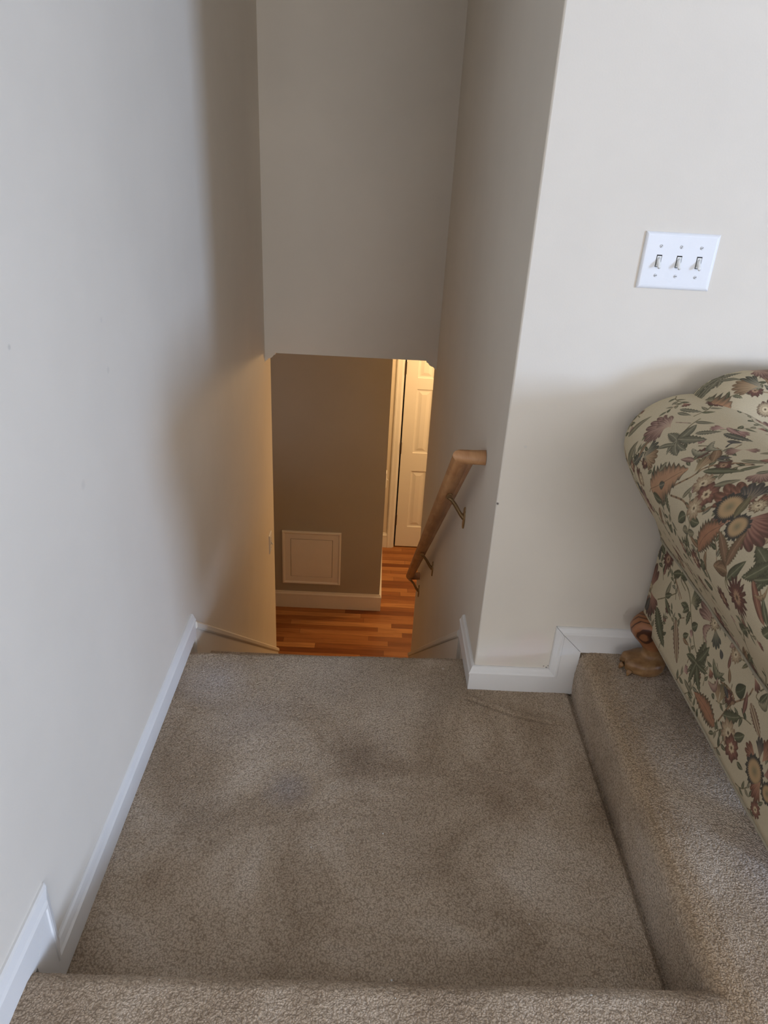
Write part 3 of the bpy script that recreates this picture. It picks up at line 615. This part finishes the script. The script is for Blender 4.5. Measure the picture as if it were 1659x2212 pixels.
 ('leaf',[1.303,-0.214,1.257,-0.216],0.25,'greyrim',0), ('leaf',[1.135,-0.208,1.139,-0.187],0.4,'green',0), ('eye',[1.091,-0.174,1.074,-0.157],'paleflower',8,0.2), ('eye',[1.066,-0.19,1.05,-0.174],'redflower',6,0.2), 
 ('leaf',[1.069,-0.164,1.046,-0.137],0.5,'green',0), ('fan',[0.985,-0.142,1.025,-0.144],70,'rust'), ('fan',[0.979,-0.135,0.995,-0.099],60,'navyfan'), ('fan',[0.971,-0.131,0.965,-0.084],70,'rust'), 
 ('ring',[0.981,-0.164,1.004,-0.188],'navyring'), ('fan',[0.956,-0.163,0.96,-0.206],70,'rust'), ('ring',[0.93,-0.166,0.945,-0.182],'navyring'), ('leaf',[1.036,-0.198,1.016,-0.194],0.5,'green',0), 
 ('fan',[0.956,-0.147,0.933,-0.124],80,'maroon'), 
]

def lin(r, g, b): return np.array([((c/255+.055)/1.055)**2.4 if c > 10 else c/3294.6 for c in (r, g, b)], dtype=np.float32)
PAL = {   # outline/rim, body, centre
    'green': (lin(48, 52, 40), lin(82, 86, 62), lin(150, 144, 112)), 'dgreen': (lin(38, 46, 36), lin(58, 68, 48), lin(110, 112, 84)),
    'grey': (lin(72, 72, 60), lin(108, 105, 86), lin(170, 160, 132)), 'greyrim': (lin(66, 66, 56), lin(126, 118, 92), lin(160, 148, 116)),
    'teal': (lin(40, 46, 44), lin(84, 86, 76), lin(160, 148, 122)), 'navy': (lin(36, 38, 44), lin(62, 64, 68), lin(112, 106, 98)),
    'brown': (lin(84, 60, 42), lin(138, 104, 74), lin(170, 140, 104)), 'mauve': (lin(88, 56, 54), lin(146, 108, 98), lin(184, 152, 128)),
    'mauve2': (lin(96, 64, 60), lin(160, 126, 112), lin(190, 160, 134)), 'maroon': (lin(70, 38, 38), lin(124, 74, 66), lin(168, 120, 100)),
    'burg': (lin(64, 30, 34), lin(98, 48, 46), lin(170, 130, 98)), 'pink': (lin(104, 66, 66), lin(166, 122, 114), lin(196, 160, 142)),
    'rust': (lin(82, 42, 34), lin(138, 84, 66), lin(178, 128, 96)), 'orange': (lin(56, 58, 50), lin(176, 128, 92), lin(190, 150, 108)),
    'rustleaf': (lin(46, 54, 44), lin(160, 104, 72), lin(186, 134, 94)), 'olivered': (lin(88, 74, 50), lin(126, 90, 66), lin(166, 130, 96)),
    'olive': (lin(84, 76, 52), lin(108, 98, 68), lin(130, 118, 84)), 'tealfan': (lin(44, 50, 50), lin(78, 82, 74), lin(150, 140, 112)),
    'brownfan': (lin(96, 70, 48), lin(150, 118, 86), lin(176, 148, 110)), 'olivefan': (lin(86, 74, 50), lin(132, 112, 78), lin(166, 142, 102)),
    'greenfan': (lin(46, 52, 42), lin(92, 92, 70), lin(160, 150, 116)), 'navyfan': (lin(34, 38, 46), lin(76, 74, 74), lin(150, 124, 98)),
    'burgfan': (lin(60, 34, 40), lin(104, 64, 60), lin(160, 124, 100)), 'navyring': (lin(34, 40, 48), lin(52, 56, 60), lin(182, 146, 100)),
    'pale': (lin(90, 66, 50), lin(196, 172, 134), lin(212, 190, 150)), 'paleflower': (lin(136, 106, 80), lin(186, 160, 124), lin(206, 184, 146)),
    'redflower': (lin(84, 46, 42), lin(134, 80, 66), lin(206, 180, 140))}
U0, U1, V0, V1, PPM = .76, 1.62, -.27, .76, 1450
def tapestry():
    Wp, Hp = int((U1-U0)*PPM), int((V1-V0)*PPM)
    img = np.empty((Hp, Wp, 3), np.float32); img[:] = lin(194, 178, 146)
    rng = np.random.RandomState(5)
    yy, xx = np.mgrid[0:Hp, 0:Wp].astype(np.float32)
    img *= (1+.05*np.sin(yy*.9+rng.rand(1, Wp)*6)[..., None]*.6)            # weft slubs
    nz = rng.rand(Hp//3+2, Wp//3+2).astype(np.float32)
    nz = np.kron(nz, np.ones((3, 3), np.float32))[:Hp, :Wp]
    img *= (1+.08*(nz-.5))[..., None]
    px = lambda u, v: np.array([(u-U0)*PPM, (v-V0)*PPM])
    def win(cx, cy, r):
        a, b = max(0, int(cx-r)), min(Wp, int(cx+r)+1); c, d = max(0, int(cy-r)), min(Hp, int(cy+r)+1)
        if a >= b or c >= d: return None
        return (slice(c, d), slice(a, b)), xx[c:d, a:b], yy[c:d, a:b]
    def put(sl, alpha, col): img[sl] = img[sl]*(1-alpha[..., None])+col*alpha[..., None]
    S = lambda x: np.clip(x, 0, 1)
    mixc = lambda a, b, t: a+(b-a)*S(t)[..., None]
    def frame(p0, p1):
        d = p1-p0; L = max(2.0, float(np.hypot(*d))); return d/L, np.array([-d[1], d[0]])/L, L
    def leaf(p0, p1, w, c, ser=0, feather=False):
        d, n, L = frame(p0, p1); m_ = (p0+p1)/2; r = win(m_[0], m_[1], L*.75+L*w*.5)
        if r is None: return
        sl, X, Y = r; t = ((X-p0[0])*d[0]+(Y-p0[1])*d[1])/L; s = ((X-p0[0])*n[0]+(Y-p0[1])*n[1])/L
        s = s-.10*np.sin(np.pi*np.clip(t, 0, 1))*w                      # slight sickle bend
        tt = np.clip(t, 1e-3, 1-1e-3); prof = w*.5*np.sin(np.pi*tt**.75)**.8
        k = ser*2 if not feather else 11
        if k:
            saw = np.abs(((tt*k+np.abs(s)/w*1.6) % 1.0)-.5)*2; prof = prof*(.74+.34*saw)
        q = np.abs(s)/np.maximum(prof, 1e-4); al = S((1-q)*np.maximum(prof, 1e-4)*L/1.2+.5)*(t > 0)*(t < 1)
        rim, body, mid = PAL[c]
        ve = .5+.5*np.sin((tt*24-np.abs(s)/w*14)*1.0)
        col = mixc(body, rim, (q-.45)*1.9 + .25*(ve-.5)); col = mixc(col, mid, (.35-q)*(1.1 if feather else .6)*ve)
        if not feather: col = np.where((s > 0)[..., None], col, col*.86)
        put(sl, al, col)
        vein = S(1.3-np.abs(s)*L/1.1)*(t > -.05)*(t < .9)*.75; put(sl, vein, PAL[c][2] if not feather else PAL['maroon'][0])
        if feather: 
            side = S(1-np.abs(((tt*10+np.abs(s)/w*1.2) % 1)-.5)*9)*al*(q > .35)*.5; put(sl, side, rim)
    def fan(p0, p1, spread, c):
        d, n, L = frame(p0, p1); r = win(p0[0], p0[1], L*1.25)
        if r is None: return
        sl, X, Y = r; a_ = ((X-p0[0])*d[0]+(Y-p0[1])*d[1])/L; b_ = ((X-p0[0])*n[0]+(Y-p0[1])*n[1])/L
        rad = np.hypot(a_, b_); th = np.arctan2(b_, a_); h = math.radians(spread)/2
        k = max(3, round(spread/16)); lobes = np.abs(np.sin(th/h*k*np.pi/2+.7))
        edge = (.80+.20*lobes**.6)*np.sqrt(np.clip(1-(th/h)**2*.55, 0, 1))
        wid = S((h*(.35+.65*np.clip(rad, 0, 1)**.6)-np.abs(th))*rad*L/1.5+.5)
        al = S((edge-rad)*L/1.3+.5)*wid
        rim, body, mid = PAL[c]; q = rad/np.maximum(edge, .05)
        stri = .5+.5*np.sin(th*46+np.sin(rad*9)*1.5)
        col = mixc(mid, body, q*1.5-.1+.5*(stri-.5)); col = mixc(col, rim, (q-.62)*2.2+.6*(stri-.5)*(q > .3))
        gap = S(1-np.abs(np.sin(th/h*k*np.pi/2+.7+np.pi/2*0))*5)*(q > .4)*.7
        put(sl, al, col); put(sl, al*gap, rim)
    def eye(p0, p1, c, n=12, jag=.2):
        R = float(np.hypot(*(p1-p0))); r = win(p0[0], p0[1], R*1.4)
        if r is None: return
        sl, X, Y = r; dx, dy = X-p0[0], Y-p0[1]; rad = np.hypot(dx, dy)/R; th = np.arctan2(dy, dx)
        edge = 1-jag+jag*np.abs(np.cos(th*n/2))*1.4+.06*np.sin(th*n*2.3)
        al = S((edge-rad)*R/1.2+.5); rim, body, mid = PAL[c]; q = rad/edge
        stri = .5+.5*np.sin(th*n*2.2)
        col = mixc(body, rim, (q-.55)*2.4+.5*(stri-.5)); col = mixc(col, mid, (.46-q)*7); col = mixc(col, PAL['brown'][0], (.2-q)*9)
        put(sl, al, col); put(sl, S(1-np.abs(q-.47)*R/1.3)*.7*al, rim)
    def ring(p0, p1, c):
        R = float(np.hypot(*(p1-p0))); r = win(p0[0], p0[1], R*1.3)
        if r is None: return
        sl, X, Y = r; dx, dy = X-p0[0], Y-p0[1]; rad = np.hypot(dx, dy)/R; th = np.arctan2(dy, dx)
        edge = .93+.07*np.sin(th*13)+.04*np.sin(th*29+1); al = S((edge-rad)*R/1.2+.5); rim, body, mid = PAL[c]
        st_ = .5+.5*np.sin(th*34); q = rad+.10*(st_-.5)
        col = mixc(PAL['olive'][2], mid, q*3.0-.2); col = mixc(col, rim, (q-.56)*5); col = mixc(col, body, (q-.80)*3*st_)
        put(sl, al, col)
    def crescent(p0, p1, w, c):
        d, n, L = frame(p0, p1); m_ = (p0+p1)/2; r = win(m_[0], m_[1], L*1.0)
        if r is None: return
        sl, X, Y = r; t = ((X-p0[0])*d[0]+(Y-p0[1])*d[1])/L; s = ((X-p0[0])*n[0]+(Y-p0[1])*n[1])/L
        tt = np.clip(t, 1e-3, 1-1e-3); cen = .38*np.sin(np.pi*tt); half = .5*w*np.sin(np.pi*tt**.7)**.7
        q = (s-cen)/np.maximum(half, 1e-4); al = S((1-np.abs(q))*half*L/1.2+.5)*(t > 0)*(t < 1)
        rim, body, mid = PAL[c]; col = mixc(mid, body, q*.8+.6); col = mixc(col, rim, np.abs(q)*1.6-.75+.3*np.sin(tt*40))
        put(sl, al, col)
    def ear(p0, p1, w, c):
        d, n, L = frame(p0, p1); m_ = (p0+p1)/2; r = win(m_[0], m_[1], L*.8)
        if r is None: return
        sl, X, Y = r; t = ((X-p0[0])*d[0]+(Y-p0[1])*d[1])/L; s = ((X-p0[0])*n[0]+(Y-p0[1])*n[1])/L
        tt = np.clip(t, 1e-3, 1-1e-3); half = .5*w*np.sin(np.pi*tt**.85)**.6*(.88+.12*np.sin(tt*60)); q = np.abs(s)/np.maximum(half, 1e-4)
        al = S((1-q)*half*L/1.2+.5)*(t > 0)*(t < 1); rows = np.abs(((s/w*3.5) % 1)-.5)*2; sc_ = .5+.5*np.sin(tt*70+rows*2)
        col = mixc(PAL['pale'][1]*.8, PAL['burg'][1], rows*1.6-.5); col = mixc(col, PAL['burg'][0], (q-.7)*3+.35*(sc_-.5)+.1)
        put(sl, al, col)
    def stem(P, c, wd):
        P = [np.array(px(P[i], P[i+1])) for i in range(0, len(P), 2)]
        pts = []
        for i in range(len(P)-1):
            a0 = P[i-1] if i else P[0]*2-P[1]; a1, a2 = P[i], P[i+1]; a3 = P[i+2] if i+2 < len(P) else P[-1]*2-P[-2]
            nseg = max(4, int(np.hypot(*(a2-a1))/2))
            for k in range(nseg):
                t = k/nseg; pts.append(.5*((2*a1)+(a2-a0)*t+(2*a0-5*a1+4*a2-a3)*t*t+(3*a1-a0-3*a2+a3)*t**3))
        R = wd*.001*PPM*.5
        for i, p in enumerate(pts):
            r = win(p[0], p[1], R+2)
            if r is None: continue
            sl, X, Y = r; q = np.hypot(X-p[0], Y-p[1])
            put(sl, S((R-q)+.5)*.9, PAL[c][0] if (i//5) % 3 == 0 else PAL[c][1])
    fns = {'leaf': leaf, 'fan': fan, 'eye': eye, 'ring': ring, 'crescent': crescent, 'ear': ear, 'feather': lambda a, b, w_, c: leaf(a, b, w_, c, 5, True)}
    # small sprigs and blossoms that fill the ground between the large motifs
    def sprig(u, v, ang, L, kind):
        a = np.array([math.cos(ang), math.sin(ang)])*L; nrm = np.array([-a[1], a[0]])
        b0 = np.array([u, v]); P = [b0, b0+a*.45+nrm*.12, b0+a]
        stem([c for q in P for c in q], 'olive' if kind % 2 else 'brown', 2.6)
        gs = ['green', 'greyrim', 'grey', 'dgreen', 'green']
        for k, (t, sd) in enumerate(((.25, 1), (.45, -1), (.65, 1), (.82, -1))):
            o = b0+a*t+nrm*.12*math.sin(math.pi*t); e = o+a*.22+nrm*sd*(.32-.1*t)
            leaf(px(*o), px(*e), .42, gs[(kind+k) % 5], 3 if (kind+k) % 3 == 0 else 0)
        o = b0+a; e = o+a*.38
        if kind % 3 == 0: fan(px(*o), px(*e), 80, ['mauve', 'maroon', 'pink', 'rust'][kind % 4])
        elif kind % 3 == 1: leaf(px(*o), px(*e), .45, ['brown', 'green', 'teal'][kind % 3], 4)
        else: eye(px(*(o+a*.15)), px(*(o+a*.15+a*.26)), ['burg', 'paleflower', 'redflower', 'burg'][kind % 4], 9, .22)
    kk = 0
    for j in range(13):
        for i in range(11):
            u = U0+.03+i*.082+(.041 if j % 2 else 0)+rng.uniform(-.016, .016); v = V0+.02+j*.082+rng.uniform(-.016, .016)
            sprig(u, v, rng.uniform(0, 2*math.pi), rng.uniform(.05, .075), kk); kk += 1+rng.randint(0, 5)
    for mm in MOTIFS:
        if mm[0] == 'stem': stem(mm[1], mm[2], mm[3]); continue
        q = mm[1]; k_ = 1.16 if mm[0] != 'ring' else 1.0
        fns[mm[0]](px(q[0], q[1]), px(q[0]+(q[2]-q[0])*k_, q[1]+(q[3]-q[1])*k_), *mm[2:])
    img = img*.88+.12*img.mean(axis=2, keepdims=True)                        # the dyes are soft and a little faded
    base = lin(180, 164, 134); img = img*.86+base*.14
    # warp threads over everything
    img *= (1+.07*np.sin(xx*1.57)*np.sin(yy*1.1))[..., None]
    im = bpy.data.images.new('tapestry_weave', Wp, Hp, float_buffer=True)
    im.colorspace_settings.name = 'Linear Rec.709'
    buf = np.ones((Hp, Wp, 4), np.float32); buf[..., :3] = np.clip(img, 0, 1)
    im.pixels.foreach_set(buf.ravel()); im.update(); im.pack()
    m, N, L, b = newmat('floral_tapestry', (.42, .36, .26), .92, .08)
    uvn = node(N, 'ShaderNodeUVMap', uv_map='UVMap')
    mp = node(N, 'ShaderNodeMapping'); mp.inputs['Location'].default_value = (-U0/(U1-U0), -V0/(V1-V0), 0); mp.inputs['Scale'].default_value = (1/(U1-U0), 1/(V1-V0), 1)
    L.new(uvn.outputs[0], mp.inputs['Vector'])
    tx = node(N, 'ShaderNodeTexImage', image=im, extension='MIRROR', interpolation='Cubic'); L.new(mp.outputs[0], tx.inputs['Vector'])
    L.new(tx.outputs['Color'], b.inputs['Base Color'])
    wv = node(N, 'ShaderNodeTexNoise', i_Scale=900.0, i_Detail=1.0); L.new(uvn.outputs[0], wv.inputs['Vector'])
    bp = node(N, 'ShaderNodeBump', i_Strength=.25, i_Distance=.001); L.new(wv.outputs['Fac'], bp.inputs['Height']); L.new(bp.outputs['Normal'], b.inputs['Normal'])
    return m
M['fabric'] = tapestry()

# ------------------------------------------------------------------ sofa
def smooth_poly(pts, n):
    """Catmull-Rom through pts -> n points evenly spaced"""
    P = [Vector(p) for p in pts]; out = []
    for i in range(len(P)-1):
        p0 = P[i-1] if i else P[0]*2-P[1]; p1, p2 = P[i], P[i+1]; p3 = P[i+2] if i+2 < len(P) else P[-1]*2-P[-2]
        for k in range(20):
            t = k/20; out.append(.5*((2*p1)+(p2-p0)*t+(2*p0-5*p1+4*p2-p3)*t*t+(3*p1-p0-3*p2+p3)*t**3))
    out.append(P[-1]); L = [0]
    for a, b_ in zip(out[:-1], out[1:]): L.append(L[-1]+(b_-a).length)
    res = []; j = 0
    for i in range(n):
        s = L[-1]*i/(n-1)
        while j < len(L)-2 and L[j+1] < s: j += 1
        f = (s-L[j])/max(1e-9, L[j+1]-L[j]); res.append(out[j].lerp(out[j+1], f))
    return res, L[-1]
SX0, SX1, SY0, SY1, SZ = .745, 2.62, .82, 1.60, ZU       # outer arm panels, front, back, floor
def sofa():
    t = thing('sofa', 'floral tapestry rolled-arm sofa on carved claw feet against the bright wall', 'sofa', (1.68, 1.17, SZ))
    SEC = [(.742, .530), (.700, .592), (.640, .668), (.592, .742), (.572, .800), (.585, .858), (.632, .905), (.700, .930), (.770, .925), (.830, .893), (.868, .835), (.880, .76), (.880, .60), (.880, .40)]
    sec, slen = smooth_poly(SEC, 72)
    for mir in (0, 1):
        X = (lambda x: x) if not mir else (lambda x: SX0+SX1-x)
        ys = [1.598, 1.592, 1.58, 1.56, 1.535, 1.50, 1.46, 1.40, 1.30, 1.2, 1.1, 1.0, .95, .90, .86, .835, .825]
        sc = [.80, .85, .90, .94, .965, .985, 1.0, 1.0, 1.0, 1, 1, 1, 1, 1.0, .985, .95, .90]
        v, uv, f = [], [], []; n = len(sec)
        cx, cz = .735, .765
        for y, s in zip(ys, sc):
            for i, p in enumerate(sec):
                x, z = p
                k = min(1.0, max(0.0, (z-.53)/.14))           # the neck keeps its place, the roll is domed
                ss = 1-(1-s)*k
                v.append((X(cx+(x-cx)*ss), y, cz+(z-cz)*ss)); uv.append((y, slen*i/(n-1)))
        for a in range(len(ys)-1):
            for i in range(n-1): f.append((a*n+i, a*n+i+1, (a+1)*n+i+1, (a+1)*n+i))
        for a in (0, len(ys)-1):                                  # end faces with their own cloth
            k0 = len(v)
            for i in range(n): x_, y_, z_ = v[a*n+i]; v.append((x_, y_, z_)); uv.append((x_+.45, z_-.53))
            f.append(tuple(range(k0, k0+n)))
        o = link('arm', v, f, M['fabric'], t, True, uv)
        # outside panel below the roll
        zb = .282; v, uv, f = [], [], []
        outl = [(1.600, .30), (1.598, .28), (.76, .28), (.742, .29)]
        m_y = [1.602, 1.598, 1.585, 1.50, 1.2, .95, .86, .835, .825]; xo = [.775, .750, .741, .742, .745, .745, .745, .752, .78]
        zs = [.278, .282, .30, .40, .50, .535]; dx = [.012, .003, 0, 0, -.001, .004]
        for y, x in zip(m_y, xo):
            for z, d in zip(zs, dx): v.append((X(x+d), y, z)); uv.append((y, z-.53))
        n = len(zs)
        for a in range(len(m_y)-1):
            for i in range(n-1): f.append((a*n+i, a*n+i+1, (a+1)*n+i+1, (a+1)*n+i))
        link('side_panel', v, f, M['fabric'], t, True, uv)
        w_ = MB().tube([(X(.745), 1.60, .531)]+[(X(.739), y, .530+.0016*math.sin(y*40)) for y in np.linspace(1.585, .835, 24)], .0032, 8)
        w_.build('welt', M['welt'], t, True)
        w2 = MB().tube([(X(.748), y, .281) for y in np.linspace(1.595, .835, 12)], .0032, 8); w2.build('welt', M['welt'], t, True)
        # arm front facing
    def cloth(o):
        l = o.data.uv_layers.new(name='UVMap')
        for p in o.data.polygons:
            ax = max(range(3), key=lambda q: abs(p.normal[q]))
            for li in p.loop_indices:
                c = o.data.vertices[o.data.loops[li].vertex_index].co
                l.data[li].uv = {0: (c.y, c.z-.53), 1: (c.x+.2, c.z-.53), 2: (c.x+.2, c.y-.6)}[ax]
        return o
    # body
    b_ = MB().box(SX0+.006, SX1-.006, SY0+.02, 1.598, .282, .47).build('seat_base', M['fabric'], t); bevel(cloth(b_), .015, 3)
    # back with rolled top
    B = [(1.600, .30), (1.600, .60), (1.602, .80), (1.600, .90), (1.585, .955), (1.545, .99), (1.49, .992), (1.44, .965), (1.405, .915), (1.395, .85), (1.39, .72), (1.36, .45)]
    bs, bl = smooth_poly(B, 54); v, uv, f = [], [], []; n = len(bs)
    xs = [.700, .706, .72, .74, .765, .80, .86, .95] + list(np.linspace(1.05, 2.3, 12)) + [2.42, 2.5, 2.565, 2.60, 2.625, 2.645, 2.66, 2.665]
    sc = [.35, .50, .66, .79, .88, .95, .99, 1.0] + [1.0]*12 + [1.0, .99, .95, .88, .79, .66, .50, .35]
    for x, s in zip(xs, sc):
        for i, p in enumerate(bs):
            y, z = p
            k = min(1.0, max(0.0, (z-.70)/.12)); ss = 1-(1-s)*k
            yy = 1.50+(y-1.50)*(1-(1-s)*.6*k); zz = .86+(z-.86)*ss
            x2 = x if z > .70 or SX0 < x < SX1 else min(max(x, SX0+.02), SX1-.02)
            v.append((x2, min(yy, 1.602), zz)); uv.append((x+2.32, bl*i/(n-1)+.37))
    for a in range(len(xs)-1):
        for i in range(n-1): f.append((a*n+i, a*n+i+1, (a+1)*n+i+1, (a+1)*n+i))
    f.append(tuple(range(n))); f.append(tuple((len(xs)-1)*n+i for i in range(n)))
    link('backrest', v, f, M['fabric'], t, True, uv)
    for k in range(2):
        x0 = .885+k*.8; q = MB().box(x0, x0+.79, SY0-.01, 1.37, .47, .60).build('seat_cushion', M['fabric'], t); bevel(cloth(q), .04, 5)
        q = MB().box(x0, x0+.79, 1.20, 1.39, .605, .90).build('back_cushion', M['fabric'], t); bevel(cloth(q), .06, 5)
    # carved cabriole feet
    def foot(cx, cy, sx, sy):
        m = MB(); rings = []
        for z, ox, oy, rx, ry in [(.310, .000, .000, .050, .045), (.295, -.010, .003, .050, .046), (.280, -.017, .005, .047, .044), (.265, -.017, .005, .043, .040), (.250, -.011, .004, .037, .035), (.235, -.002, .002, .031, .031), (.220, .006, .0, .0275, .028), (.207, .010, -.001, .027, .028), (.198, .008, -.002, .031, .031), (.193, -.002, -.004, .046, .037), (.188, -.008, -.006, .053, .040), (.178, -.009, -.007, .054, .042), (.164, -.009, -.007, .052, .042), (.153, -.007, -.006, .045, .037), (.150, -.006, -.006, .042, .035)]:
            ring = []
            for q in range(32):
                a = 2*PI*q/32; c, s = math.cos(a), math.sin(a)
                k = 1.0
                if z < .195:
                    lob = max(0.0, -c)                           # toes on the outward side
                    k = 1+.10*lob*math.cos(a*7)
                    if -c > .3 and z > .16: k += .10*(-c-.3)
                sq = (abs(c)**3+abs(s)**3)**(-1/3) if z < .192 else 1.0
                ring.append((cx+sx*(ox+rx*c*k*(1+(sq-1)*.5)), cy+sy*(oy+ry*s*k*(1+(sq-1)*.5)), z))
            rings.append(ring)
        m.loft(rings); o = m.build('leg', M['carved'], t, True)
        cl = MB()
        for da in (-.62, 0, .62):
            a = PI+da; px, py = cx+sx*(-.008+.056*math.cos(a)), cy+sy*(-.007+.046*math.sin(a))
            cl.tube([(px-sx*.008*math.cos(a)*-1*0, py, .166), (px+sx*.006*math.cos(a), py+sy*.006*math.sin(a), .160), (px+sx*.009*math.cos(a), py+sy*.009*math.sin(a), .151)], [.008, .0065, .002], 8)
        cl.build('claw', M['carved'], o, True)
    foot(.768, 1.552, 1, 1); foot(.92, .94, 1, -1); foot(SX1-.023, 1.552, -1, 1); foot(SX1-.175, .94, -1, -1)
sofa()
